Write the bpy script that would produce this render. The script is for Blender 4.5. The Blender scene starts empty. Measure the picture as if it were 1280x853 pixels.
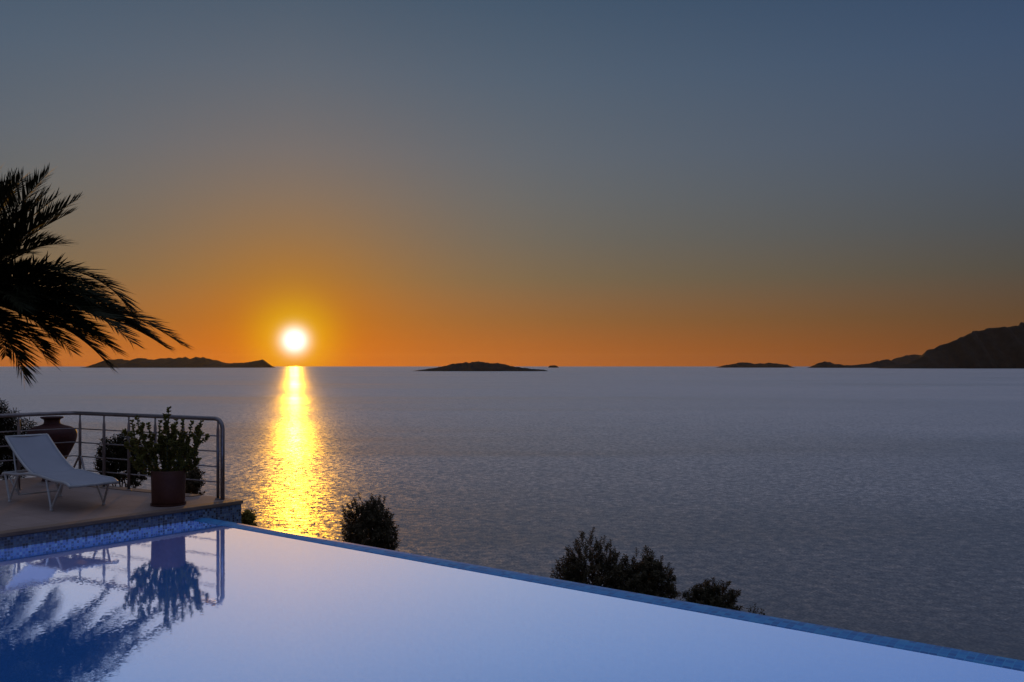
import bpy, bmesh, math, random
from mathutils import Vector, Matrix, noise
R = math.radians
sc = bpy.context.scene
COL = sc.collection
F = 1141.0                 # focal length in pixels of the 1280 wide photograph
EYE = 1.6                  # camera height above the terrace (terrace z = 0)
SEA = -38.4
WATER = -0.15
E_ = Vector((0.789, -0.614)).normalized()     # along the overflow edge of the pool
ANG = math.atan2(E_.y, E_.x)
O_ = Vector((-3.21, 10.83))                   # corner of terrace and overflow edge
POOL = Matrix.Translation((O_.x, O_.y, 0)) @ Matrix.Rotation(ANG, 4, 'Z')   # local x along edge, -y into the pool
SUN_AZ, SUN_EL = R(-13.4), R(1.55)
SUND = Vector((math.sin(SUN_AZ)*math.cos(SUN_EL), math.cos(SUN_AZ)*math.cos(SUN_EL), math.sin(SUN_EL)))

# ------------------------------------------------------------------ helpers
class MB:
    def __init__(s): s.v = []; s.f = []
    def face(s, pts):
        i = len(s.v); s.v += [tuple(p) for p in pts]; s.f.append(tuple(range(i, i+len(pts))))
    def box(s, x0, x1, y0, y1, z0, z1):
        i = len(s.v)
        s.v += [(x, y, z) for z in (z0, z1) for y in (y0, y1) for x in (x0, x1)]
        s.f += [tuple(i+k for k in q) for q in ((0,2,3,1),(4,5,7,6),(0,1,5,4),(2,6,7,3),(0,4,6,2),(1,3,7,5))]
    def prism(s, poly, z0, z1):
        n = len(poly); i = len(s.v)
        s.v += [(p[0], p[1], z0) for p in poly] + [(p[0], p[1], z1) for p in poly]
        s.f.append(tuple(range(i+n-1, i-1, -1))); s.f.append(tuple(range(i+n, i+2*n)))
        for k in range(n):
            j = (k+1) % n
            s.f.append((i+k, i+j, i+n+j, i+n+k))
    def tube(s, pts, rad, n=8, cap=True):
        pts = [Vector(p) for p in pts]
        rad = rad if isinstance(rad, (list, tuple)) else [rad]*len(pts)
        t = [(pts[min(k+1, len(pts)-1)]-pts[max(k-1, 0)]).normalized() for k in range(len(pts))]
        a = t[0].orthogonal().normalized(); base = len(s.v)
        for k, p in enumerate(pts):
            a = (a - t[k]*a.dot(t[k])).normalized(); b = t[k].cross(a)
            for q in range(n):
                w = 2*math.pi*q/n
                s.v.append(tuple(p + (a*math.cos(w)+b*math.sin(w))*rad[k]))
        for k in range(len(pts)-1):
            for q in range(n):
                r = (q+1) % n
                s.f.append((base+k*n+q, base+k*n+r, base+(k+1)*n+r, base+(k+1)*n+q))
        if cap:
            s.f.append(tuple(base+q for q in range(n-1, -1, -1)))
            e = base+(len(pts)-1)*n
            s.f.append(tuple(e+q for q in range(n)))
    def lathe(s, prof, c=(0, 0, 0), n=40):
        base = len(s.v)
        for r, z in prof:
            for q in range(n):
                w = 2*math.pi*q/n
                s.v.append((c[0]+r*math.cos(w), c[1]+r*math.sin(w), c[2]+z))
        for k in range(len(prof)-1):
            for q in range(n):
                r = (q+1) % n
                s.f.append((base+k*n+q, base+k*n+r, base+(k+1)*n+r, base+(k+1)*n+q))
    def build(s, name, mat, parent=None, smooth=False, matrix=None, bevel=0):
        me = bpy.data.meshes.new(name); me.from_pydata(s.v, [], s.f); me.update()
        if smooth:
            for p in me.polygons: p.use_smooth = True
        me.materials.append(mat)
        o = bpy.data.objects.new(name, me); COL.objects.link(o)
        if matrix is not None: o.matrix_world = matrix
        if parent is not None: o.parent = parent
        if bevel:
            b = o.modifiers.new('bevel', 'BEVEL'); b.width = bevel; b.segments = 2; b.limit_method = 'ANGLE'; b.angle_limit = R(40)
        return o

def tag(o, label=None, cat=None, group=None, kind=None):
    if label: o['label'] = label
    if cat: o['category'] = cat
    if group: o['group'] = group
    if kind: o['kind'] = kind
    return o

def empty(name, loc, rz=0):
    o = bpy.data.objects.new(name, None); COL.objects.link(o)
    o.empty_display_size = .1; o.location = loc; o.rotation_euler = (0, 0, rz)
    return o

def at(px, py, z=0.0):
    """point of the horizontal plane z seen at a pixel of the 1280x853 photograph"""
    d = F*(EYE-z)/(py-457.5)
    return Vector(((px-640)/F*d, d, z))

def chain(pts, n=6):
    """smooth curve through points"""
    pts = [Vector(p) for p in pts]; out = []
    for i in range(len(pts)-1):
        p0 = pts[max(i-1, 0)]; p1 = pts[i]; p2 = pts[i+1]; p3 = pts[min(i+2, len(pts)-1)]
        for k in range(n):
            t = k/n
            out.append(.5*((2*p1)+(p2-p0)*t+(2*p0-5*p1+4*p2-p3)*t*t+(3*p1-p0-3*p2+p3)*t**3))
    out.append(pts[-1]); return out

# ------------------------------------------------------------------ materials
class NT:
    def __init__(s, tree): s.t = tree; s.L = tree.links
    def n(s, typ, **kw):
        x = s.t.nodes.new(typ)
        for k, v in kw.items(): setattr(x, k, v)
        return x
    def put(s, sock, v):
        if isinstance(v, bpy.types.NodeSocket): s.L.new(v, sock)
        else: sock.default_value = v
    def math(s, op, a, b=0.0, c=0.0, clamp=False):
        x = s.n('ShaderNodeMath', operation=op); x.use_clamp = clamp
        s.put(x.inputs[0], a); s.put(x.inputs[1], b); s.put(x.inputs[2], c); return x.outputs[0]
    def vmath(s, op, a, b=None, scale=None):
        x = s.n('ShaderNodeVectorMath', operation=op); s.put(x.inputs[0], a)
        if b is not None: s.put(x.inputs[1], b)
        if scale is not None: s.put(x.inputs['Scale'], scale)
        return x.outputs['Value'] if op in ('DOT_PRODUCT', 'LENGTH') else x.outputs[0]
    def ramp(s, fac, stops, interp='LINEAR'):
        x = s.n('ShaderNodeValToRGB'); cr = x.color_ramp; cr.interpolation = interp
        while len(cr.elements) > 1: cr.elements.remove(cr.elements[-1])
        for i, (p, c) in enumerate(stops):
            e = cr.elements[0] if i == 0 else cr.elements.new(p)
            e.position = p; e.color = (*c, 1) if len(c) == 3 else c
        s.put(x.inputs[0], fac); return x.outputs[0]
    def noise(s, vec, scale, detail=3, rough=.55, dim='3D'):
        x = s.n('ShaderNodeTexNoise', noise_dimensions=dim)
        if vec is not None: s.put(x.inputs['Vector'], vec)
        x.inputs['Scale'].default_value = scale; x.inputs['Detail'].default_value = detail; x.inputs['Roughness'].default_value = rough
        return x
    def mix(s, fac, a, b, mode='MIX'):
        x = s.n('ShaderNodeMix', data_type='RGBA', blend_type=mode)
        s.put(x.inputs[0], fac); s.put(x.inputs[6], a); s.put(x.inputs[7], b); return x.outputs[2]

def c4(c): return (*c, 1.0)
def srgb(r, g, b):
    f = lambda u: (u/255)/12.92 if u <= 10 else (((u/255)+.055)/1.055)**2.4
    return (f(r), f(g), f(b))

def mat(name):
    m = bpy.data.materials.new(name); m.use_nodes = True
    nt = NT(m.node_tree); nt.t.nodes.clear()
    out = nt.n('ShaderNodeOutputMaterial')
    return m, nt, out

def principled(nt, out, color, rough=.6, metal=0.0, spec=.5, normal=None):
    b = nt.n('ShaderNodeBsdfPrincipled')
    nt.put(b.inputs['Base Color'], c4(color) if isinstance(color, tuple) and len(color) == 3 else color)
    nt.put(b.inputs['Roughness'], rough); nt.put(b.inputs['Metallic'], metal)
    nt.put(b.inputs['Specular IOR Level'], spec)
    if normal is not None: nt.L.new(normal, b.inputs['Normal'])
    nt.L.new(b.outputs[0], out.inputs['Surface']); return b

def mottled(name, c0, c1, scale=6, rough=.6, bump=0.0, bscale=40, metal=0.0, spec=.4):
    m, nt, out = mat(name)
    tc = nt.n('ShaderNodeTexCoord').outputs['Object']
    f = nt.noise(tc, scale, 5, .6).outputs[0]
    col = nt.ramp(f, [(.3, c0), (.7, c1)])
    nrm = None
    if bump:
        b = nt.n('ShaderNodeBump'); b.inputs['Strength'].default_value = bump; b.inputs['Distance'].default_value = .01
        nt.L.new(nt.noise(tc, bscale, 4).outputs[0], b.inputs['Height']); nrm = b.outputs[0]
    rg = nt.math('MULTIPLY_ADD', nt.noise(tc, scale*2.3, 3).outputs[0], .25, rough-.12)
    principled(nt, out, col, rg, metal, spec, nrm)
    return m

def leafmat(name, c0, c1, trans=.25):
    m, nt, out = mat(name)
    tc = nt.n('ShaderNodeTexCoord').outputs['Object']
    f = nt.noise(tc, 9, 4, .7).outputs[0]
    geo = nt.n('ShaderNodeNewGeometry')
    f2 = nt.math('MULTIPLY_ADD', geo.outputs['Random Per Island'], .5, nt.math('MULTIPLY', f, .6))
    col = nt.ramp(f2, [(.25, c0), (.8, c1)])
    b = nt.n('ShaderNodeBsdfPrincipled'); nt.L.new(col, b.inputs['Base Color'])
    b.inputs['Roughness'].default_value = .65; b.inputs['Specular IOR Level'].default_value = .12
    t = nt.n('ShaderNodeBsdfTranslucent'); nt.L.new(col, t.inputs['Color'])
    mx = nt.n('ShaderNodeMixShader'); mx.inputs[0].default_value = trans
    nt.L.new(b.outputs[0], mx.inputs[1]); nt.L.new(t.outputs[0], mx.inputs[2])
    nt.L.new(mx.outputs[0], out.inputs['Surface'])
    return m

def mosaic(name, pitch, stops, grout, rough=.25, gap=.1):
    """small square glass tiles of mixed blues in pale grout"""
    m, nt, out = mat(name)
    tc = nt.n('ShaderNodeTexCoord').outputs['Object']
    p = nt.vmath('SCALE', tc, scale=1/pitch)
    p = nt.vmath('ADD', p, (.503, .503, .503))
    cell = nt.vmath('FLOOR', p); fr = nt.vmath('FRACTION', p)
    wn = nt.n('ShaderNodeTexWhiteNoise', noise_dimensions='3D'); nt.L.new(cell, wn.inputs['Vector'])
    col = nt.ramp(wn.outputs['Value'], stops, 'CONSTANT')
    col = nt.mix(nt.math('MULTIPLY', nt.noise(tc, 3, 4).outputs[0], .35), col, c4((.25, .27, .3)))
    # which faces: ignore the axis along the normal
    geo = nt.n('ShaderNodeTexCoord').outputs['Normal']
    an = nt.vmath('ABSOLUTE', geo)
    sep = nt.n('ShaderNodeSeparateXYZ'); nt.L.new(fr, sep.inputs[0])
    sn = nt.n('ShaderNodeSeparateXYZ'); nt.L.new(an, sn.inputs[0])
    g = None
    for k in range(3):
        e = nt.math('SUBTRACT', .5, nt.math('ABSOLUTE', nt.math('SUBTRACT', sep.outputs[k], .5)))   # distance to tile edge
        e = nt.math('ADD', e, nt.math('GREATER_THAN', sn.outputs[k], .8))
        g = e if g is None else nt.math('MINIMUM', g, e)
    mask = nt.math('LESS_THAN', g, gap)
    col = nt.mix(mask, col, c4(grout))
    b = nt.n('ShaderNodeBump'); b.inputs['Strength'].default_value = .4; b.inputs['Distance'].default_value = .002
    nt.L.new(nt.math('MULTIPLY_ADD', wn.outputs['Value'], .4, nt.math('MINIMUM', g, .2)), b.inputs['Height'])
    principled(nt, out, col, nt.math('MULTIPLY_ADD', mask, .4, rough), 0, .5, b.outputs[0])
    return m

def slopes_normal(nt, pos, layers, aniso=1.0, sx=None):
    """surface normal of small waves; layers = (scale, amplitude, detail)"""
    acc = None
    for scale, amp, det in layers:
        nz = nt.noise(pos, scale, det, .55)
        s = nt.vmath('SUBTRACT', nz.outputs['Color'], (.5, .5, .5))
        s = nt.vmath('SCALE', s, scale=amp)
        acc = s if acc is None else nt.vmath('ADD', acc, s)
    if sx is not None: acc = nt.vmath('SCALE', acc, scale=sx)
    acc = nt.vmath('MULTIPLY', acc, (1.0, aniso, 0.0))
    acc = nt.vmath('ADD', acc, (0, 0, 1))
    return nt.vmath('NORMALIZE', acc)

M = {}
M['deck'] = None
def deck_mat():
    m, nt, out = mat('pale_stone_paving')
    tc = nt.n('ShaderNodeTexCoord').outputs['Object']
    f = nt.noise(tc, 1.7, 6, .62).outputs[0]; f2 = nt.noise(tc, 38, 4, .6).outputs[0]
    col = nt.ramp(nt.math('MULTIPLY_ADD', f2, .35, nt.math('MULTIPLY', f, .7)), [(.3, (.31, .215, .185)), (.72, (.46, .335, .285))])
    br = nt.n('ShaderNodeTexBrick'); nt.L.new(tc, br.inputs['Vector'])
    br.inputs['Scale'].default_value = 1; br.inputs['Brick Width'].default_value = .62; br.inputs['Row Height'].default_value = .41
    br.inputs['Mortar Size'].default_value = .004; br.inputs['Mortar Smooth'].default_value = .2
    br.inputs['Color1'].default_value = (1, 1, 1, 1); br.inputs['Color2'].default_value = (.9, .89, .87, 1); br.inputs['Mortar'].default_value = (.66, .62, .58, 1)
    col = nt.mix(1.0, col, br.outputs['Color'], 'MULTIPLY')
    b = nt.n('ShaderNodeBump'); b.inputs['Strength'].default_value = .25; b.inputs['Distance'].default_value = .004
    nt.L.new(f2, b.inputs['Height'])
    principled(nt, out, col, .6, 0, .3, b.outputs[0]); return m
M['deck'] = deck_mat()
M['coping'] = mottled('terracotta_stone', (.2, .125, .09), (.31, .2, .14), 5, .6, .3, 60)
M['mosaic'] = mosaic('blue_glass_mosaic', .028,
    [(0, (.006, .008, .035)), (.2, (.09, .15, .33)), (.40, (.17, .28, .46)), (.66, (.05, .09, .22)), (.80, (.3, .42, .55)), (.92, (.012, .016, .06))], (.2, .22, .28))
M['rim'] = mosaic('deep_blue_mosaic', .05,
    [(0, (.015, .27, .74)), (.3, (.02, .33, .82)), (.6, (.01, .21, .62)), (.85, (.04, .4, .86))], (.12, .46, .82), .3, .05)
M['basin'] = mosaic('pool_floor_mosaic', .05,
    [(0, (.06, .28, .70)), (.4, (.1, .36, .78)), (.7, (.04, .22, .6))], (.25, .5, .8), .3, .06)
M['steel'] = mottled('brushed_steel', (.26, .22, .21), (.36, .31, .3), 14, .38, 0, 40, .85)
M['white_metal'] = mottled('white_painted_metal', (.5, .48, .46), (.6, .58, .56), 8, .35)
def sling_mat():
    m, nt, out = mat('white_mesh_fabric')
    tc = nt.n('ShaderNodeTexCoord').outputs['Object']
    w1 = nt.n('ShaderNodeTexWave', bands_direction='X'); w1.inputs['Scale'].default_value = 120
    w2 = nt.n('ShaderNodeTexWave', bands_direction='Y'); w2.inputs['Scale'].default_value = 120
    nt.L.new(tc, w1.inputs[0]); nt.L.new(tc, w2.inputs[0])
    h = nt.math('MULTIPLY', w1.outputs['Fac'], w2.outputs['Fac'])
    col = nt.mix(nt.noise(tc, 4, 4).outputs[0], c4((.36, .36, .4)), c4((.46, .46, .5)))
    b = nt.n('ShaderNodeBump'); b.inputs['Strength'].default_value = .3; b.inputs['Distance'].default_value = .002
    nt.L.new(h, b.inputs['Height'])
    principled(nt, out, col, .7, 0, .2, b.outputs[0]); return m
M['sling'] = sling_mat()
M['clay'] = mottled('dark_red_clay', (.05, .012, .01), (.09, .022, .016), 7, .62, .35, 30)
M['pot'] = mottled('brown_terracotta', (.075, .022, .013), (.12, .038, .022), 6, .6, .3, 40)
M['soil'] = mottled('potting_soil', (.02, .014, .01), (.05, .035, .025), 30, .9, .6, 60)
M['bark'] = mottled('grey_bark', (.05, .035, .025), (.11, .08, .06), 8, .85, .6, 25)
M['stem'] = mottled('green_brown_stem', (.05, .05, .02), (.09, .085, .04), 12, .7)
M['olive'] = leafmat('olive_leaves', (.06, .044, .024), (.14, .108, .058), .18)
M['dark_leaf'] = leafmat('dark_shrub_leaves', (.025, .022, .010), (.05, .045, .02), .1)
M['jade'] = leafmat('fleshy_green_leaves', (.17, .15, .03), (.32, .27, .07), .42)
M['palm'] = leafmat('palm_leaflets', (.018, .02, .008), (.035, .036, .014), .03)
M['rachis'] = mottled('palm_leaf_stalk', (.025, .02, .01), (.045, .036, .018), 10, .8, spec=.1)
M['palm_trunk'] = mottled('palm_trunk_fibre', (.04, .028, .018), (.12, .085, .055), 9, .9, .8, 18)
M['hill'] = mottled('dry_scrub_hillside', (.05, .045, .025), (.14, .11, .07), .25, .9, .6, 2)
def island_mat(name, c0, c1, sc_):
    m, nt, out = mat(name)
    g = nt.n('ShaderNodeNewGeometry').outputs['Position']
    f = nt.noise(g, sc_, 8, .62).outputs[0]
    principled(nt, out, nt.ramp(f, [(.35, c0), (.65, c1)]), .9, 0, .1); return m
M['island'] = island_mat('scrub_covered_rock', (.028, .022, .016), (.045, .034, .025), .012)

def sea_mat():
    m, nt, out = mat('sea_water')
    pos = nt.n('ShaderNodeNewGeometry').outputs['Position']
    # wind lanes: slow changes of ripple strength over hundreds of metres, stretched sideways
    l1 = nt.noise(nt.vmath('MULTIPLY', pos, (.0009, .005, 0)), 1.0, 4, .6).outputs[0]
    l2 = nt.noise(nt.vmath('MULTIPLY', pos, (.00012, .0011, 0)), 1.0, 5, .65).outputs[0]
    ln = nt.math('MULTIPLY_ADD', l1, .45, nt.math('MULTIPLY', l2, .55))
    amp = nt.math('MULTIPLY_ADD', nt.ramp(ln, [(.42, (.6,)*3), (.5, (1,)*3), (.6, (1.25,)*3)]), 1.0, 0.0)
    nrm = slopes_normal(nt, pos, [(.12, .06, 2), (.55, .42, 3), (2.2, .44, 1)], 1.0, amp)
    b = nt.n('ShaderNodeBsdfGlossy'); b.distribution = 'GGX'
    b.inputs['Roughness'].default_value = .12; b.inputs['Color'].default_value = (*SEA_REFL, 1)
    nt.L.new(nrm, b.inputs['Normal'])
    b2 = nt.n('ShaderNodeBsdfGlossy'); nt.L.new(nt.ramp(ln, [(.41, (.28,)*3), (.49, (.44,)*3), (.58, (.54,)*3)]), b2.inputs['Roughness']); b2.inputs['Color'].default_value = (*SEA_REFL, 1)
    nt.L.new(nrm, b2.inputs['Normal'])
    mg = nt.n('ShaderNodeMixShader'); mg.inputs[0].default_value = .975
    nt.L.new(b.outputs[0], mg.inputs[1]); nt.L.new(b2.outputs[0], mg.inputs[2])
    d = nt.n('ShaderNodeBsdfDiffuse'); d.inputs['Color'].default_value = (.115, .12, .135, 1)
    fr = nt.n('ShaderNodeFresnel'); fr.inputs['IOR'].default_value = 1.33; nt.L.new(nrm, fr.inputs['Normal'])
    mx = nt.n('ShaderNodeMixShader'); nt.L.new(fr.outputs[0], mx.inputs[0])
    nt.L.new(d.outputs[0], mx.inputs[1]); nt.L.new(mg.outputs[0], mx.inputs[2])
    nt.L.new(mx.outputs[0], out.inputs['Surface']); return m
HAZE = 2.0e-6
SEA_REFL = (1.0, 1.0, 1.0)
POOL_REFL_GAIN = (4.2, 4.35, 5.2)  # over-unity reflection colour: extra light put into everything the pool mirrors
M['sea'] = sea_mat()

def pool_mat():
    m, nt, out = mat('pool_water')
    pos = nt.n('ShaderNodeNewGeometry').outputs['Position']
    p2 = nt.vmath('MULTIPLY', pos, (1.0, 1.0, 1.0))
    nrm = slopes_normal(nt, p2, [(1.6, .0015, 2), (38, .024, 2)])
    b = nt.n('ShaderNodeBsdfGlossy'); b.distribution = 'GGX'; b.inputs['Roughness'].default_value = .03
    b.inputs['Color'].default_value = (*POOL_REFL_GAIN, 1); nt.L.new(nrm, b.inputs['Normal'])
    t = nt.n('ShaderNodeBsdfTransparent'); t.inputs['Color'].default_value = (.4, .78, 1, 1)
    fr = nt.n('ShaderNodeFresnel'); fr.inputs['IOR'].default_value = 1.33; nt.L.new(nrm, fr.inputs['Normal'])
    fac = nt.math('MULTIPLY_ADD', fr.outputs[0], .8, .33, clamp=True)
    mx = nt.n('ShaderNodeMixShader'); nt.L.new(fac, mx.inputs[0])
    # light scattered back by the blue water body
    df = nt.n('ShaderNodeBsdfDiffuse'); df.inputs['Color'].default_value = (.07, .34, 1, 1)
    body = nt.n('ShaderNodeMixShader'); body.inputs[0].default_value = .75
    nt.L.new(t.outputs[0], body.inputs[1]); nt.L.new(df.outputs[0], body.inputs[2])
    nt.L.new(body.outputs[0], mx.inputs[1]); nt.L.new(b.outputs[0], mx.inputs[2])
    nt.L.new(mx.outputs[0], out.inputs['Surface']); return m
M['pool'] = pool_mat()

# ------------------------------------------------------------------ sky and sun
w = bpy.data.worlds.new('World'); sc.world = w; w.use_nodes = True
nt = NT(w.node_tree); bg = nt.t.nodes['Background']
tcw = nt.n('ShaderNodeTexCoord').outputs['Generated']
dirn = nt.vmath('NORMALIZE', tcw)
sepw = nt.n('ShaderNodeSeparateXYZ'); nt.L.new(dirn, sepw.inputs[0])
el = nt.math('MULTIPLY', nt.math('ARCSINE', sepw.outputs[2]), 180/math.pi)          # elevation in degrees
elf = nt.math('DIVIDE', el, 90.0, clamp=True)
sky_stops = [(-.01, (176, 96, 42)), (1.0, (168, 96, 43)), (2.8, (143, 97, 55)), (5.4, (117, 101, 77)), (7.9, (105, 102, 93)),
             (10.4, (99, 103, 104)), (12.9, (93, 102, 111)), (17.5, (80, 96, 113)), (21.8, (66, 86, 107)),
             (30, (88, 97, 118)), (45, (138, 142, 156)), (90, (146, 151, 168))]
base = nt.ramp(elf, [(max(e, 0)/90, srgb(*c)) for e, c in sky_stops])
# away from the sun the sky is darker and duller
hd = nt.vmath('NORMALIZE', nt.vmath('MULTIPLY', dirn, (1, 1, 0)))
ca = nt.vmath('DOT_PRODUCT', hd, (math.sin(SUN_AZ), math.cos(SUN_AZ), 0))
az = nt.math('MULTIPLY', nt.math('ARCCOSINE', nt.math('MINIMUM', ca, .99999)), 180/math.pi)
azf = nt.math('DIVIDE', az, 180.0, clamp=True)
low = nt.ramp(azf, [(0, (1.06, 1.06, 1.1)), (13.4/180, (1, 1, 1)), (30/180, (.66, .72, .88)), (44/180, (.36, .46, .72)), (1, (.25, .33, .62))])
high = nt.ramp(azf, [(0, (1.18, 1.1, 1.03)), (13.4/180, (1, 1, 1)), (43/180, (.58, .68, .88)), (1, (.6, .72, .95))])
lowhigh = nt.mix(nt.math('DIVIDE', el, 16.0, clamp=True), low, high)
col = nt.mix(1.0, base, lowhigh, 'MULTIPLY')
# glow round the sun
cs = nt.vmath('DOT_PRODUCT', dirn, tuple(SUND))
th = nt.math('MULTIPLY', nt.math('ARCCOSINE', nt.math('MINIMUM', cs, .9999999)), 180/math.pi)
def lobe(width, power, colr):
    g = nt.math('EXPONENT', nt.math('MULTIPLY', nt.math('POWER', nt.math('DIVIDE', th, width), power), -1.0))
    return nt.mix(1.0, c4((0, 0, 0)), nt.vmath('SCALE', colr, scale=g), 'ADD')
blue_eat = nt.math('EXPONENT', nt.math('MULTIPLY', nt.math('POWER', nt.math('DIVIDE', th, 7.0), 1.5), -1.0))
col = nt.vmath('MULTIPLY', col, nt.vmath('SUBTRACT', (1, 1, 1), nt.vmath('SCALE', (.0, .25, .95), scale=blue_eat)))
for wd, pw, cc in ((6.6, 1.3, (.30, .07, 0)), (2.3, 2.2, (.18, .25, 0)), (.68, 2.0, (1.6, 1.6, 1.9))):
    col = nt.vmath('ADD', col, nt.vmath('SCALE', cc, scale=nt.math('EXPONENT', nt.math('MULTIPLY', nt.math('POWER', nt.math('DIVIDE', th, wd), pw), -1.0))))
sky = nt.n('ShaderNodeTexSky'); sky.sky_type = 'NISHITA'; sky.sun_disc = False
sky.sun_elevation = SUN_EL; sky.sun_rotation = SUN_AZ; sky.altitude = 40; sky.dust_density = 2.0
col = nt.vmath('ADD', col, nt.vmath('SCALE', sky.outputs[0], scale=.002))
nt.L.new(col, bg.inputs['Color']); bg.inputs['Strength'].default_value = .125
sun = bpy.data.lights.new('sun', 'SUN'); sun.energy = .125; sun.angle = R(.6); sun.color = (1.0, .44, .02)
so = bpy.data.objects.new('sun', sun); COL.objects.link(so)
so.rotation_euler = (-SUND).to_track_quat('-Z', 'Y').to_euler(); so.location = (-20, 60, 30)

# ------------------------------------------------------------------ camera
cam = bpy.data.cameras.new('camera'); co = bpy.data.objects.new('camera', cam); COL.objects.link(co)
co.location = (0, 0, EYE); co.rotation_euler = (math.pi/2, 0, 0)
cam.sensor_width = 36; cam.lens = 36*F/1280; cam.shift_y = 31/1280
cam.clip_start = .1; cam.clip_end = 6e5
sc.camera = co
vs = sc.view_settings; vs.view_transform = 'Standard'; vs.look = 'None'; vs.exposure = 3.0; vs.gamma = 1; vs.use_curve_mapping = False
cy = sc.cycles
cy.max_bounces = 8; cy.diffuse_bounces = 3; cy.glossy_bounces = 4; cy.transparent_max_bounces = 8
cy.caustics_reflective = False; cy.caustics_refractive = False
cy.use_denoising = True
try: cy.denoiser = 'OPENIMAGEDENOISE'; cy.denoising_input_passes = 'RGB_ALBEDO_NORMAL'
except Exception: pass
cy.sample_clamp_indirect = 6

# ------------------------------------------------------------------ sea, islands, hillside
s = MB()
radii = [60, 150, 400, 1000, 2500, 6000, 15000, 40000, 62000]; N = 72
for r in radii:
    for q in range(N):
        s.v.append((r*math.cos(2*math.pi*q/N), r*math.sin(2*math.pi*q/N), SEA))
s.f.append(tuple(range(N)))
for k in range(len(radii)-1):
    for q in range(N):
        p = (q+1) % N
        s.f.append((k*N+q, (k+1)*N+q, (k+1)*N+p, k*N+p))
tag(s.build('sea', M['sea']), 'wide calm rippled sea reaching the horizon with a golden sun path', 'sea', kind='structure')

def island(name, D, prof, depth, label, seed, rough=.09, cat='island', nx=150, ny=40, jag=.16):
    """land with a skyline through (pixel x, pixel height) at distance D; depth is how far it runs back, in metres"""
    def sky_h(px):
        for (a, ha), (b, hb) in zip(prof, prof[1:]):
            if a <= px <= b:
                t = (px-a)/(b-a); return ha+(hb-ha)*t
        return 0
    s = MB(); x0, x1 = prof[0][0], prof[-1][0]
    for j in range(ny+1):
        v = j/ny
        for i in range(nx+1):
            px = x0+(x1-x0)*i/nx
            h = sky_h(px)/F*D*(1+jag*noise.fractal(Vector((px*.16, seed, 1.7)), 1.0, 2.0, 4))
            a = (1-abs(2*v-1))**.9
            z = h*a
            # gullies and spurs, gentle on the crest
            n = noise.fractal(Vector((px*.06+seed, v*3.1, seed)), 1.0, 2.0, 6)
            z += h*(.28*n*(1-a) + rough*n)*math.sin(math.pi*v)
            edge = .25*math.sin(px*.11+seed)+.15*math.sin(px*.31)
            y = D+(v-.5)*depth*(.55+.45*math.sin(math.pi*i/nx)) + edge*depth*.2
            s.v.append(((px-640)/F*D, y, SEA-3+max(z, 0)+ (2 if 0 < v < 1 and 0 < i < nx else -4)))
    for j in range(ny):
        for i in range(nx):
            a = j*(nx+1)+i; s.f.append((a, a+1, a+nx+2, a+nx+1))
    return tag(s.build(name, M['island'], smooth=True), label, cat, kind='structure')

island('island', 20000, [(118, 0), (128, 6), (140, 10), (150, 11), (160, 9.5), (170, 11.5), (185, 12), (197, 11), (205, 12.5), (215, 11.5), (228, 12), (240, 11.5), (252, 13), (260, 12.2), (268, 9),
        (278, 6), (290, 5.8), (305, 6.5), (318, 8), (326, 9), (330, 6), (333, 0)], 2600, 'long ridged island under the palm, left of the setting sun', 3.1)
island('island', 7000, [(514, 0), (530, 2.2), (545, 4.5), (560, 7.5), (575, 10.8), (590, 11.6), (615, 11.2), (632, 8.5), (650, 4.8), (665, 3), (680, 1.8), (686, 0)], 700,
        'low flat topped island alone in mid sea, right of the sun', 7.7, .04)
island('islet', 20000, [(685, 0), (687, 2.6), (692, 3.2), (696, 2.6), (699, 0)], 300, 'tiny islet on the horizon just right of the flat topped island', 1.3, .03, 'islet', 20, 12)
island('island', 20000, [(896, 0), (902, 2.5), (912, 4), (922, 6.2), (934, 6.6), (944, 5), (952, 5.2), (960, 6.2), (968, 5.4), (976, 4.8), (984, 4.4), (991, 0)], 1200,
        'low chain of humps on the horizon, detached from the right hand coast', 5.4)
island('hill', 18000, [(1017, 0), (1022, 5), (1030, 8.4), (1036, 8), (1043, 4.8), (1052, 3.4), (1070, 3.2), (1085, 5.4), (1094, 8.5), (1101, 10.6), (1109, 9), (1120, 6.5), (1140, 4.2), (1165, 0)], 1500,
        'two small dark humped hills at the foot of the right hand mountain', 9.2, cat='hill')
island('mountain', 27000, [(1100, 0), (1112, 8), (1122, 12), (1134, 15.2), (1150, 15.8), (1170, 17), (1200, 14), (1230, 0)], 2500,
        'paler distant mountain peeping out behind the dark right hand one', 2.6, cat='mountain', jag=.05)
island('mountain', 14000, [(1105, 0), (1118, 3), (1132, 6), (1146, 13), (1160, 22), (1172, 27), (1184, 31), (1194, 36), (1206, 42), (1216, 47.5), (1228, 47), (1244, 50.5), (1256, 51), (1268, 53), (1280, 57),
        (1300, 60), (1340, 58), (1400, 52), (1480, 40), (1560, 22), (1640, 0)], 1700, 'big dark mountain dropping to the sea at the right edge', 4.4, .025, cat='mountain', nx=260, jag=.035)

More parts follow.
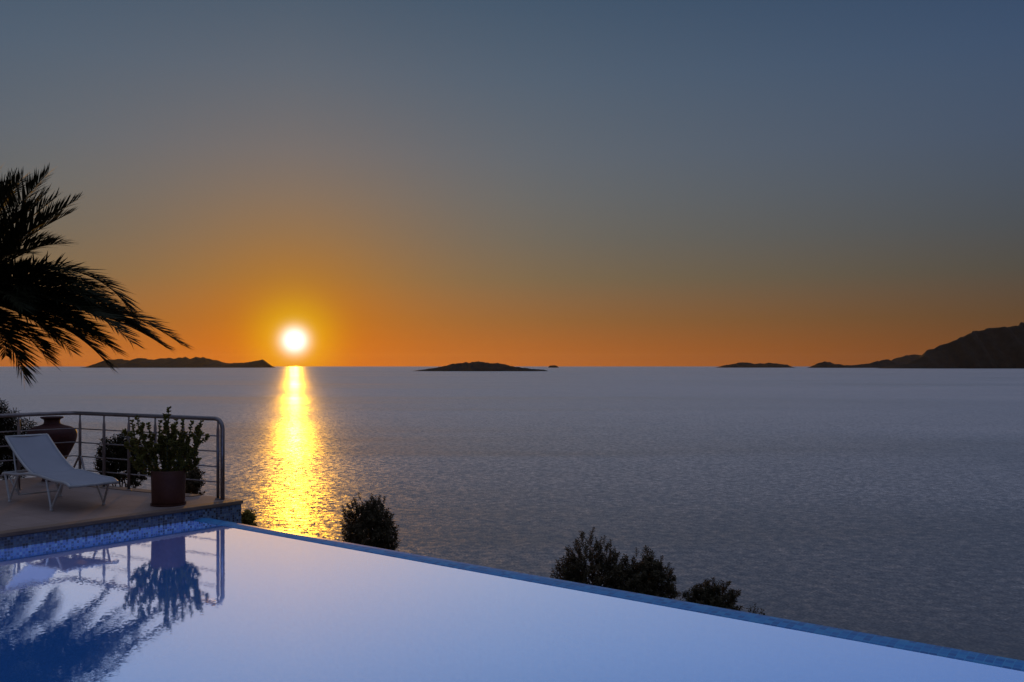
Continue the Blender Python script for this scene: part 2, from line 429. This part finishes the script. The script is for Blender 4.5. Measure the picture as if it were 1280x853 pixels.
s = MB(); nx, ny = 90, 80
def ground(u, t):      # u along the overflow edge, t outwards from it
    base = -3.5 if t < .6 else -3.5-(t-.6)*.62
    k = min(max((t-.5)/4, 0), 1)
    return max(base + k*(noise.fractal(Vector((u*.12, t*.12, 3.3)), 1, 2, 5)*1.1), SEA-4)
for j in range(ny+1):
    t = -16+j*(84/ny)
    for i in range(nx+1):
        u = -70+i*(150/nx)
        s.v.append((u, t, ground(u, t)))
for j in range(ny):
    for i in range(nx):
        a = j*(nx+1)+i; s.f.append((a, a+1, a+nx+2, a+nx+1))
tag(s.build('hillside', M['hill'], smooth=True, matrix=POOL), 'dry scrub hillside falling from the pool to the sea', 'hillside', kind='structure')

def gz(x, y):
    p = POOL.inverted() @ Vector((x, y, 0)); return ground(p.x, p.y)

if HAZE > 0:
    m, hn, out = mat('haze_air')
    pv = hn.n('ShaderNodeVolumePrincipled'); pv.inputs['Color'].default_value = (.9, .88, .85, 1)
    pv.inputs['Density'].default_value = HAZE; pv.inputs['Anisotropy'].default_value = .6
    hn.L.new(pv.outputs[0], out.inputs['Volume'])
    s = MB(); s.box(-64000, 64000, -64000, 64000, SEA-5.5, 800)
    tag(s.build('haze', m), 'thin warm evening haze over the sea', 'haze', kind='stuff')
# ------------------------------------------------------------------ terrace, pool
INV = POOL.inverted()
def L2(x, y):
    p = INV @ Vector((x, y, 0)); return (p.x, p.y)
BEND = Vector((-5.93, 12.31)); POST0 = Vector((-3.53, 10.96)); LDIR = Vector((-.65, -.76)).normalized()
fd = (BEND-POST0).normalized(); fn = Vector((-fd.y, fd.x))
if fn.y < 0: fn = -fn                   # outward of far rail
ln_ = Vector((LDIR.y, -LDIR.x))
if ln_.x > 0: ln_ = -ln_
corner = BEND + fn*.6 + ln_*1.1          # the paving runs on behind the railing corner, where the urn stands
left_end = corner + LDIR*9
poly = [(-.125, -.02), (-.125, -12.0), L2(*left_end), L2(*corner), L2(*(BEND+fn*.6+fd*.3)), L2(*(BEND+fn*.13+fd*.12)), L2(*(POST0+fn*.13))]
s = MB(); s.prism([(x, y) for x, y in poly][::-1], -3.4, 0)
tag(s.build('terrace', M['deck'], matrix=POOL), 'pale stone terrace paving behind the mosaic wall', 'terrace', kind='structure')
# coping stones along the pool side and the outer side
s = MB()
s.box(-.122, .025, -12, .012, -.034, .006)
tag(s.build('coping', M['coping'], matrix=POOL, bevel=.006), 'thin brown stone coping along the top of the mosaic wall', 'coping')
s = MB()
a, b = POST0+fd*.42, BEND+fd*.0
q = [a-fn*.05, b-fn*.05, b+fn*.12, a+fn*.12]
s.prism([L2(*p) for p in q][::-1], -.01, .009)
tag(s.build('kerb_strip', M['coping'], matrix=POOL, bevel=.004), 'flat stone edging under the far railing', 'edging')
s = MB(); s.box(-.122, 0, -12, 0, -1.8, -.037)
tag(s.build('mosaic_wall', M['mosaic'], matrix=POOL, bevel=.004), 'pool wall of mixed blue mosaic tiles below the terrace', 'wall')
# overflow edge
s = MB()
prof = [(-.455, -3.4), (-.455, -.160), (-.462, -.145), (-.48, -.137), (-.53, -.136), (-.60, -.140), (-.64, -.146), (-.665, -.165), (-.67, -3.4)]
n = len(prof); L0, L1 = .003, 12.0
for k in range(61):
    u = L0+(L1-L0)*k/60
    s.v += [(u, y, z) for y, z in prof]
for k in range(60):
    for i in range(n-1):
        s.f.append((k*n+i, (k+1)*n+i, (k+1)*n+i+1, k*n+i+1))
s.f.append(tuple(range(n))); s.f.append(tuple(60*n+i for i in range(n-1, -1, -1)))
tag(s.build('overflow_edge', M['rim'], matrix=POOL), 'long narrow blue tiled overflow edge of the infinity pool', 'pool edge')
# basin
s = MB()
s.box(.003, 12, -5.2, -.673, -1.75, -1.6)
s.box(12.003, 12.3, -5.2, -.46, -3.4, -.02)
s.box(.003, 12.3, -5.5, -5.203, -3.4, -.04)
tag(s.build('pool_basin', M['basin'], matrix=POOL), 'blue tiled basin of the infinity pool', 'pool basin', kind='structure')
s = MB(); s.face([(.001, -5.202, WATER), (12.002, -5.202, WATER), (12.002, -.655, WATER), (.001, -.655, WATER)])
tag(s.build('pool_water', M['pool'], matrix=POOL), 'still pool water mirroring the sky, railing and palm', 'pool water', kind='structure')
s = MB(); s.box(-.1, 14, -16, -5.503, -.3, -.002)
tag(s.build('pool_deck', M['deck'], matrix=POOL), 'stone paving on the near side of the pool', 'paving', kind='structure')

# ------------------------------------------------------------------ railing
H = .985
rail = tag(empty('railing', (POST0.x, POST0.y, 0)), 'steel tube railing with four thin bars round the terrace', 'railing')
def P(p2, z): return Vector((p2.x-POST0.x, p2.y-POST0.y, z))
end2 = POST0 - fd*.075
pts = [P(end2, 0), P(end2, H-.14)]
for k in range(1, 9):
    a = math.pi/2*k/8
    pts.append(P(end2+fd*(.12*(1-math.cos(a))), H-.14+.12*math.sin(a)))
pts += [P(BEND-fd*.12, H-.02)]
for k in range(1, 6):
    t = k/6; q = (BEND-fd*.12)*(1-t)**2+BEND*2*t*(1-t)+(BEND+LDIR*.12)*t*t
    pts.append(P(q, H-.02))
pts += [P(BEND+LDIR*.12, H-.02), P(BEND+LDIR*6, H-.02)]
s = MB(); s.tube(pts, .0255, 14); s.build('top_rail', M['steel'], rail, True)
def onfar(px):   # where the far rail line crosses this pixel column
    k = (px-640)/F
    t = (POST0.x-k*POST0.y)/(k*fd.y-fd.x); return POST0+fd*t
postp = [onfar(px) for px in (100, 130, 161, 194, 229)]+[POST0] + [BEND+LDIR*t for t in (.68, 1.36, 2.04, 2.9, 3.7, 4.5, 5.3)]
for p in postp:
    s = MB(); zb = .0
    s.tube([P(p, zb), P(p, zb+.012)], .035, 14)
    s.tube([P(p, zb+.01), P(p, H-.16), P(p, H-.10), P(p, H-.045)], [.019, .019, .011, .011], 10)
    s.build('post', M['steel'], rail, True)
for i in range(4):
    z = .185*(i+1)+.015
    bp = [P(POST0+fn*.024, z), P(BEND-fd*.1+fn*.024, z), P(BEND+fn*.016+ln_*.016, z), P(BEND+LDIR*.1+ln_*.024, z), P(BEND+LDIR*6+ln_*.024, z)]
    s = MB(); s.tube(bp, .008, 8); s.build('bar', M['steel'], rail, True)
for sg in (-1, 1):
    s = MB(); p = postp[0]
    s.tube([P(p, .40), P(p+fd*.03*sg, .37), P(p+fd*.22*sg-fn*.05, .02), P(p+fd*.24*sg-fn*.05, .0)], .014, 8)
    s.build('brace', M['steel'], rail, True)

# ------------------------------------------------------------------ clay urn
up = Vector(((65-640)/F*12.72, 12.72, 0))
urn = tag(empty('clay_urn', (up.x, up.y, 0)), 'big dark red clay urn just outside the railing corner, behind the lounger', 'urn')
prof = [(.001, 0), (.115, 0), (.12, .02), (.112, .06), (.125, .16), (.17, .32), (.235, .47), (.285, .60), (.302, .70), (.29, .77), (.24, .82), (.16, .85), (.108, .875), (.097, .90),
        (.1, .94), (.135, .965), (.14, .975), (.132, .985), (.11, .975), (.095, .95), (.1, .87), (.2, .8), (.25, .7), (.2, .5), (.001, .3)]
cp = chain([(r, z, 0) for r, z in prof], 4)
s = MB(); s.lathe([(max(p.x, .001)*1.06, p.y*.905) for p in cp], n=48); s.build('urn_body', M['clay'], urn, True)
# ------------------------------------------------------------------ sun lounger
A2 = Vector((.78, -.63)).normalized(); W2 = Vector((.63, .78)).normalized()
HN = Vector((-5.52, 10.45))
lng = tag(empty('sun_lounger', (HN.x, HN.y, 0), math.atan2(A2.y, A2.x)), 'white mesh sun lounger with raised back on the terrace', 'sun lounger')
LW = .53; LS = .98; ZS = .345        # local x to the foot end, y across
def side_path(y):
    return chain([(-.70, y, ZS-.025), (-.3, y, ZS-.01), (0, y, ZS+.015), (.25, y, ZS+.012), (.6, y, ZS-.015), (.86, y, ZS-.02), (LS, y, ZS-.055)], 5)
for y, nm in ((0, 'near'), (LW, 'far')):
    s = MB(); s.tube(side_path(y), .017, 10); s.build('side_rail', M['white_metal'], lng, True)
for x, z in ((-.70, ZS-.025), (LS-.004, ZS-.05)):
    s = MB(); s.tube([(x, 0, z), (x, LW, z)], .016, 10)
    s.build('cross_bar', M['white_metal'], lng, True)
def sling(path, y0, y1, sag, nm):
    s = MB(); ny_ = 10; n_ = len(path); th = .007
    for lay in (0, 1):
        for p in path:
            for j in range(ny_+1):
                v = j/ny_
                s.v.append((p.x, y0+(y1-y0)*v, p.z - sag*4*v*(1-v) + .012 - lay*th))
    W_ = ny_+1
    for i in range(n_-1):
        for j in range(ny_):
            a = i*W_+j; s.f.append((a, a+W_, a+W_+1, a+1))
            b = a+n_*W_; s.f.append((b, b+1, b+W_+1, b+W_))
    for i in range(n_-1):
        for j in (0, ny_):
            a = i*W_+j; b = a+n_*W_; s.f.append((a, b, b+W_, a+W_))
    for i in (0, n_-1):
        for j in range(ny_):
            a = i*W_+j; b = a+n_*W_; s.f.append((a, a+1, b+1, b))
    return s.build(nm, M['sling'], lng, True)
sp = chain([(0.0, 0, ZS+.02), (.25, 0, ZS+.014), (.6, 0, ZS-.012), (.86, 0, ZS-.02), (LS+.005, 0, ZS-.05)], 6)
sling(sp, .006, LW-.006, .018, 'seat')
bl = .78; ba = R(29)
bp = [(0.02, 0, ZS+.02)] + [(-bl*t*math.cos(ba), 0, ZS+.015+bl*t*math.sin(ba)+.03*math.sin(math.pi*t)*-1) for t in (.12, .35, .6, .85)] + [(-bl*math.cos(ba)-.02, 0, ZS+.015+bl*math.sin(ba)+.012)]
bpc = chain(bp, 5)
back = sling(bpc, .03, LW-.03, .02, 'backrest')
s = MB()
loop = [Vector((p.x, .022, p.z)) for p in bpc] + [Vector((p.x, LW-.022, p.z)) for p in reversed(bpc)]
s.tube(loop, .014, 8); s.build('back_frame', M['white_metal'], lng, True)
for y in (.03, LW-.03):                      # struts that prop the back
    s = MB(); s.tube([(-.50, y, ZS+.24), (-.36, y, .09)], .011, 8)
    s.build('strut', M['white_metal'], lng, True)
s = MB(); s.tube([(-.36, .03, .09), (-.36, LW-.03, .09)], .01, 8); s.tube([(-.36, .03, .09), (-.62, .012, ZS-.03)], .01, 8); s.tube([(-.36, LW-.03, .09), (-.62, LW-.012, ZS-.03)], .01, 8)
s.build('prop_frame', M['white_metal'], lng, True)
for y, sp_ in ((0, -.03), (LW, .03)):
    for xf, xs in ((.60, (.42, .80)), (-.46, (-.66, -.30))):
        s = MB()
        for xt in xs:
            s.tube(chain([(xt, y, ZS-.02), (xt+(xf-xt)*.25, y+sp_*.3, ZS*.72), (xf+(xt-xf)*.12, y+sp_*.9, .06), (xf, y+sp_, .012)], 5), .0135, 8)
        lg = s.build('leg', M['white_metal'], lng, True)
        s = MB(); s.lathe([(.001, 0), (.019, 0), (.02, .01), (.016, .028), (.001, .03)], (xf, y+sp_, 0), 14)
        f = s.build('foot', M['white_metal'], lg, True)

# ------------------------------------------------------------------ foliage tools
def leaf(mb, p, d, up, L, W, fold=.25):
    """small pointed two-sided leaf, bent along its rib"""
    d = d.normalized(); sd = d.cross(up)
    if sd.length < 1e-4: sd = d.orthogonal()
    sd.normalize(); nn = sd.cross(d)
    b = p+d*L*.5; t = p+d*L-nn*L*.12
    i = len(mb.v)
    mb.v += [tuple(p), tuple(b+sd*W+nn*W*fold), tuple(t), tuple(b-sd*W+nn*W*fold)]
    mb.f += [(i, i+1, i+2), (i, i+2, i+3)]

def shoot(mb, wood, p, d, L, nl, leafL, leafW, rnd, curl=.25, rad=.006):
    pts = [p.copy()]; q = p.copy(); dd = d.normalized()
    for k in range(5):
        dd = (dd + Vector((rnd.gauss(0, .12), rnd.gauss(0, .12), curl*.3))).normalized()
        q = q+dd*L/5; pts.append(q.copy())
    wood.tube(pts, [rad*(1-.16*k) for k in range(6)], 4, False)
    for k in range(nl):
        t = (k+rnd.random()*.6)/nl*.96+.04
        i = min(int(t*5), 4); f = t*5-i
        pp = pts[i]*(1-f)+pts[i+1]*f; ax = (pts[i+1]-pts[i]).normalized()
        an = k*2.4+rnd.random()
        o = ax.orthogonal().normalized(); o2 = ax.cross(o)
        ld = ax*rnd.uniform(.35, .9)+(o*math.cos(an)+o2*math.sin(an))
        leaf(mb, pp, ld, ax, leafL*rnd.uniform(.7, 1.25), leafW*rnd.uniform(.75, 1.2))
    return pts

def bush(name, cx, cy, cz, rx, rz, label, cat, group=None, nsh=260, leafL=.055, leafW=.013, seed=1, lm='olive', top=None, nl=16, base=None, sl=.3):
    """crown of many leafy shoots round a branching trunk that stands on the hillside"""
    rnd = random.Random(seed)
    zb = gz(cx, cy) if base is None else base
    root = tag(empty(name, (cx, cy, zb)), label, cat, group)
    C = Vector((0, 0, cz-zb)); lv = MB(); wd = MB()
    # limbs
    hubs = []
    for k in range(9):
        a = k*2.4+rnd.random(); r = rnd.uniform(.15, .6)
        h = C+Vector((math.cos(a)*rx*r, math.sin(a)*rx*r, rz*rnd.uniform(-.5, .35)))
        hubs.append(h)
        st = Vector((rnd.gauss(0, .02), rnd.gauss(0, .02), max(C.z-rz*1.25, .1)))
        wd.tube(chain([st, st*.4+h*.6+Vector((rnd.gauss(0, .05), rnd.gauss(0, .05), 0)), h], 3), [.03*max(rx, .4)*(1-.11*i) for i in range(7)], 6)
    tops = top or [(0, 0, 1.0)]
    for k in range(nsh):
        # points on a lumpy shell made of several lobes
        tx, ty, tz = tops[k % len(tops)]
        a = rnd.random()*2*math.pi; u = rnd.uniform(-.75, 1.0); rr = rnd.uniform(.35, 1.0)**.6
        su = math.sqrt(1-u*u)
        lob = 1+.15*math.sin(3*a+seed)*math.cos(2.3*u+seed)
        sc1 = tz
        d = Vector((su*math.cos(a), su*math.sin(a), u))
        tip = C+Vector((tx*rx, ty*rx, 0))+Vector((d.x*rx*sc1, d.y*rx*sc1, d.z*rz*sc1))*rr*lob
        gd = (d+Vector((0, 0, .55))+Vector((rnd.gauss(0, .3), rnd.gauss(0, .3), rnd.gauss(0, .2)))).normalized()
        L = sl*max(rx, .3)*rnd.uniform(.6, 1.3)
        shoot(lv, wd, tip-gd*L*.75, gd, L, nl, leafL, leafW, rnd)
    t = MB(); hgt = max(C.z-rz*.8, .1)
    t.tube(chain([(0, 0, -.1), (.06, .03, hgt*.35), (-.04, .02, hgt*.7), (0, 0, hgt)], 5), [.13*max(rx, .35)*(1-.035*i) for i in range(16)], 9)
    t.build('trunk', M['bark'], root, True)
    wd.build('branches', M['bark'], root)
    lv.build('crown', M[lm], root)
    return root
def tree_px(name, px0, px1, py0, pyc, D, label, cat, group=None, **kw):
    """crown spanning px0..px1, top at py0, middle at pyc, at distance D"""
    cx = ((px0+px1)/2-640)/F*D; rx = (px1-px0)/2/F*D
    cz = EYE-(pyc-457.5)/F*D; rz = (pyc-py0)/F*D
    return bush(name, cx, D, cz, rx*.9, rz*.88, label, cat, group, **kw)

G1 = 'olive trees showing above the overflow edge'
tree_px('olive_tree', 421, 503, 614, 668, 17, 'round dense olive tree top just right of the sun path, alone above the pool edge', 'olive tree', G1, nsh=760, seed=11, nl=18)
tree_px('olive_tree', 690, 785, 650, 728, 16, 'tallest olive tree with a pointed crown, leftmost of the close pair above the pool edge', 'olive tree', G1, nsh=720, seed=22, nl=18,
        top=[(0, 0, 1.0), (.05, 0, .9), (-.55, 0, .55), (.5, .2, .62)])
tree_px('olive_tree', 770, 850, 678, 738, 15.5, 'shorter bushy olive tree touching the pointed one on its right', 'olive tree', G1, nsh=680, seed=33, nl=18,
        top=[(-.1, 0, 1.0), (.25, 0, .85), (-.4, 0, .8)])
tree_px('olive_tree', 853, 924, 716, 760, 14.5, 'low reddish olive tree top standing apart, right of the close pair', 'olive tree', G1, nsh=520, seed=44, nl=16,
        top=[(0, 0, .9), (.35, 0, .95), (-.4, 0, .75)])
tree_px('shrub', 925, 957, 755, 775, 13.5, 'tiny sparse shrub tips peeping over the pool edge beside the rightmost olive tree', 'shrub', None, nsh=40, seed=55, nl=12, leafL=.045, sl=.8)
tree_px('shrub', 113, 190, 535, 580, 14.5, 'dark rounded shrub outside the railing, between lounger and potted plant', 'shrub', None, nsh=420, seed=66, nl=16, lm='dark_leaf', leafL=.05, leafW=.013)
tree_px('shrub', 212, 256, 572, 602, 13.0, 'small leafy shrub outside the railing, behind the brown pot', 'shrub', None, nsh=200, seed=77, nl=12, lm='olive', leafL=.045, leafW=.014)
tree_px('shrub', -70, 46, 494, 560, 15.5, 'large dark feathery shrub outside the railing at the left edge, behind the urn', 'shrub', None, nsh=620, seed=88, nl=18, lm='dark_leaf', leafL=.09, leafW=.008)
tree_px('shrub', 292, 322, 637, 655, 13.0, 'small bright leaved shrub hugging the outer corner of the mosaic wall', 'shrub', None, nsh=110, seed=99, nl=12, lm='jade', leafL=.05, leafW=.018)

# ------------------------------------------------------------------ potted plant
pp = at(210.5, 631)
pot = tag(empty('potted_plant', (pp.x, pp.y, 0)), 'upright jade plant in a plain brown pot on the terrace edge', 'potted plant')
PR = .191; PH = .40
s = MB()
s.lathe([(.001, .022), (PR*.92, .02), (PR*.95, .03), (PR*.97, .2), (PR, PH-.01), (PR*.995, PH), (PR*.93, PH), (PR*.92, PH-.05), (.001, PH-.05)], n=48)
pb = s.build('pot', M['pot'], pot, True)
s = MB(); s.lathe([(.001, .001), (PR*1.0, .001), (PR*1.04, .02), (PR*1.03, .022), (PR*1.0, .012), (.001, .012)], n=48); s.build('saucer', M['pot'], pot, True)
s = MB(); s.lathe([(.001, PH-.035), (PR*.5, PH-.04), (PR*.915, PH-.046)], n=24); s.build('soil', M['soil'], pot, True)
rnd = random.Random(5)
right = Vector((1, 0, 0)); k_ = 1/F*pp.y
tips = [(163, 526), (168, 540), (176, 520), (183, 530), (194, 527), (199, 545), (213, 509), (211, 535), (218, 526), (222, 545), (234, 524), (240, 528), (248, 528), (244, 545), (253, 541), (232, 548), (206, 552), (188, 555),
        (176, 560), (242, 565), (247, 575), (227, 565), (200, 570), (170, 572)]
stems = MB(); lv = MB()
for i, (tx, ty) in enumerate(tips):
    tip = Vector(((tx-210.5)*k_, rnd.uniform(-.16, .16), EYE-(ty-457.5)*k_))
    b = Vector((tip.x*.25+rnd.gauss(0, .02), tip.y*.3, PH-.06))
    mid = (b+tip)/2+Vector((tip.x*.12, rnd.gauss(0, .03), -.02 if abs(tip.x) > .1 else 0))
    pts = chain([b, mid, tip], 9)
    stems.tube(pts, [.011*(1-.035*j) for j in range(len(pts))], 6)
    # short side twigs
    paths = [pts]
    for j in (8, 11, 13):
        o = Vector((rnd.gauss(0, .06), rnd.gauss(0, .06), rnd.uniform(.05, .13)))
        tw = chain([pts[j], pts[j]+o*.5+Vector((o.x*.3, o.y*.3, 0)), pts[j]+o], 4); paths.append(tw)
        stems.tube(tw, [.006*(1-.05*q) for q in range(len(tw))], 5)
    for pth in paths:
        n_ = len(pth)
        for q in range(3 if pth is pts else 1, n_):
            ax = (pth[q]-pth[q-1]).normalized(); o = ax.orthogonal().normalized(); o2 = ax.cross(o)
            for e in range(4):
                an = q*1.3+e*math.pi/2+rnd.random()*.7
                base = pth[q-1].lerp(pth[q], rnd.random())
                ld = (o*math.cos(an)+o2*math.sin(an))+ax*rnd.uniform(.5, 1.1)
                ld.normalize(); L = rnd.uniform(.026, .042); W = L*.33
                sd = ld.cross(ax).normalized(); nn = sd.cross(ld)
                c0 = base; i0 = len(lv.v); T = .004
                ring = [(0, .25), (.35, .9), (.7, 1.0), (.93, .6), (1, 0)]
                for up_ in (1, -1):
                    for tt, ww in ring:
                        for sg in (1, -1):
                            lv.v.append(tuple(c0+ld*L*tt+sd*W*ww*sg+nn*T*up_*ww))
                m_ = len(ring)*2
                for r_ in range(len(ring)-1):
                    a = i0+r_*2
                    lv.f.append((a, a+1, a+3, a+2)); b_ = a+m_
                    lv.f.append((b_, b_+2, b_+3, b_+1))
                    lv.f.append((a, a+2, b_+2, b_)); lv.f.append((a+1, b_+1, b_+3, a+3))
stems.build('stems', M['stem'], pot, True); lv.build('foliage', M['jade'], pot)

# ------------------------------------------------------------------ palm
PD = 14.2
PC = Vector(((-72-640)/F*PD, PD, EYE+(457.5-372)/F*PD))
pz = gz(PC.x, PC.y)
palm = tag(empty('palm_tree', (PC.x, PC.y, pz)), 'big date palm with arching dark fronds at the left edge of the frame', 'palm tree')
hc = PC.z-pz
s = MB(); rnd = random.Random(8)
tp = [(.10*math.sin(t*2.2), .05*t, hc*t-.3*(1-t)) for t in [k/60 for k in range(61)]]
s.tube(tp, [(.30 if k % 2 else .265)+(.1 if k < 4 else 0)+.06*max(0, (k-48)/12) for k in range(61)], 16)
s.build('trunk', M['palm_trunk'], palm)
tip0 = Vector((tp[-1][0], tp[-1][1], hc))
s = MB()
for k in range(90):        # old leaf bases and fibre under the crown
    a = k*2.39996; z = hc-.05-.9*k/90
    d = Vector((math.cos(a), math.sin(a), .9)).normalized()
    b = Vector((tip0.x+math.cos(a)*.27, tip0.y+math.sin(a)*.27, z))
    s.tube([b, b+d*.16, b+d*.3+Vector((0, 0, .05))], [.05, .04, .025], 5)
s.build('leaf_bases', M['palm_trunk'], palm)
def frond(az, alpha, L, droop, seed, twist=0.0):
    rnd = random.Random(seed)
    n = 30; pts = []; p = tip0+Vector((math.cos(az), math.sin(az), 0))*.12+Vector((0, 0, .1*math.sin(alpha)))
    a = alpha; side = rnd.gauss(0, .05)
    z_ = az
    for k in range(n+1):
        pts.append(p.copy())
        t = k/n
        a = alpha - droop*(t**1.6)
        z_ = az+side*t*2
        p = p+Vector((math.cos(z_)*math.cos(a), math.sin(z_)*math.cos(a), math.sin(a)))*L/n
    r = MB(); r.tube(pts, [.026*(1-.88*(k/n)) for k in range(n+1)], 6)
    fo = r.build('frond', M['rachis'], palm, True)
    lv = MB(); NL = int(125*L/4)
    for sgn in (1, -1):
        for q in range(NL):
            t = .10+.90*(q+rnd.random()*.5)/NL
            k = min(int(t*n), n-1); f = t*n-k
            b = pts[k].lerp(pts[k+1], f); ax = (pts[k+1]-pts[k]).normalized()
            sd = ax.cross(Vector((0, 0, 1)))
            if sd.length < .05: sd = Vector((-math.sin(az), math.cos(az), 0))
            sd.normalize(); upv = sd.cross(ax).normalized()
            if twist: sd, upv = sd*math.cos(twist)+upv*math.sin(twist), upv*math.cos(twist)-sd*math.sin(twist)
            ln = .60*min(1, .25+t*2.2)*(1-.62*max(0, (t-.55)/.45)**1.3)*rnd.uniform(.85, 1.1)
            fw = .42+.5*t+rnd.gauss(0, .08)
            d = (sd*sgn*(1.05-.55*t)+ax*fw+upv*(.42-.2*t+rnd.gauss(0, .09))).normalized()
            if t < .2: ln *= .5
            dr = Vector((0, 0, -1))*ln*rnd.uniform(.06, .2)
            wv = ax.cross(d).cross(d).normalized()*.0135*(1 if t < .9 else .7)
            m1 = b+d*ln*.45+dr*.25; e1 = b+d*ln+dr
            i = len(lv.v)
            lv.v += [tuple(b+wv*.5), tuple(b-wv*.5), tuple(m1+wv), tuple(m1-wv), tuple(e1)]
            lv.f += [(i, i+1, i+3, i+2), (i+2, i+3, i+4)]
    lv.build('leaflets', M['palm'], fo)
# fronds that make the outline seen from the pool: (azimuth, rise, length, droop)
def D_(x): return R(x)
def frond_to(px, py, alpha, az, seed):
    """a frond that starts at the given rise and azimuth and droops so that its tip comes to this height and reach"""
    y = PC.y; dx = (px-640)/F*y-PC.x; dz = EYE+(457.5-py)/F*y-PC.z
    want = math.atan2(dz, dx); alpha = want+(alpha-want)*(.62 if px != 167 else .8); lo, hi = 0.0, 2.6
    def chord(dr):
        X = Z = 0
        for k in range(30):
            a = alpha-dr*((k/30)**1.6); X += math.cos(a)/30; Z += math.sin(a)/30
        return X, Z
    for _ in range(40):
        m = (lo+hi)/2; X, Z = chord(m)
        if math.atan2(Z, X) > want: lo = m
        else: hi = m
    X, Z = chord(lo)
    frond(az, alpha, max(min((math.hypot(dx, dz)-.28)/math.hypot(X, Z), 4.9), 1.6), lo, seed)
vis = [(235, 437, 13, -3), (190, 430, 16, 8), (167, 408, 37, 2), (163, 446, 6, -10), (128, 466, 4, 4), (112, 446, 5, -14), (62, 460, -12, 0), (40, 448, -8, 14), (93, 238, 46, 0), (65, 208, 58, -6),
       (45, 225, 60, 10), (60, 232, 54, 8), (85, 300, 50, 4), (78, 262, 44, -10), (120, 370, 33, 12), (140, 385, 31, -12), (95, 352, 38, -4), (150, 395, 25, 16), (110, 395, 24, 5), (60, 345, 45, 14),
       (35, 330, 52, -16), (30, 300, 56, 10), (20, 215, 72, 0), (5, 205, 80, 6), (-10, 202, 85, -10), (30, 240, 66, 18), (180, 425, 11, 14), (145, 432, 9, -16), (100, 436, 2, 12), (80, 428, 5, -6),
       (10, 450, -14, -8), (-5, 455, -20, 10), (205, 436, 14, -12), (130, 400, 20, -4), (70, 400, 24, 20), (80, 380, 30, -20), (60, 290, 44, 16), (50, 270, 50, -14), (100, 420, 12, 2), (140, 415, 17, 10),
       (150, 388, 28, -5), (132, 366, 32, 5), (115, 348, 36, -8), (200, 440, 9, 6), (150, 438, 6, -5), (125, 386, 26, 20),
       (75, 250, 50, 14), (40, 215, 66, -12), (90, 395, 22, -26), (100, 408, 14, 28), (50, 385, 26, 36), (30, 420, 8, 40)]
for i, (px, py, al, a) in enumerate(vis): frond_to(px, py, D_(al), D_(a), 100+i)
rnd = random.Random(4)
for i in range(50):
    az_ = D_(104 + 180*((i*.618) % 1)); al = D_(0+80*((i+.5)/50))
    frond(az_, al, rnd.uniform(3.2, 4.1) if al < 1.0 else 2.7, D_(rnd.uniform(40, 75)), 200+i)
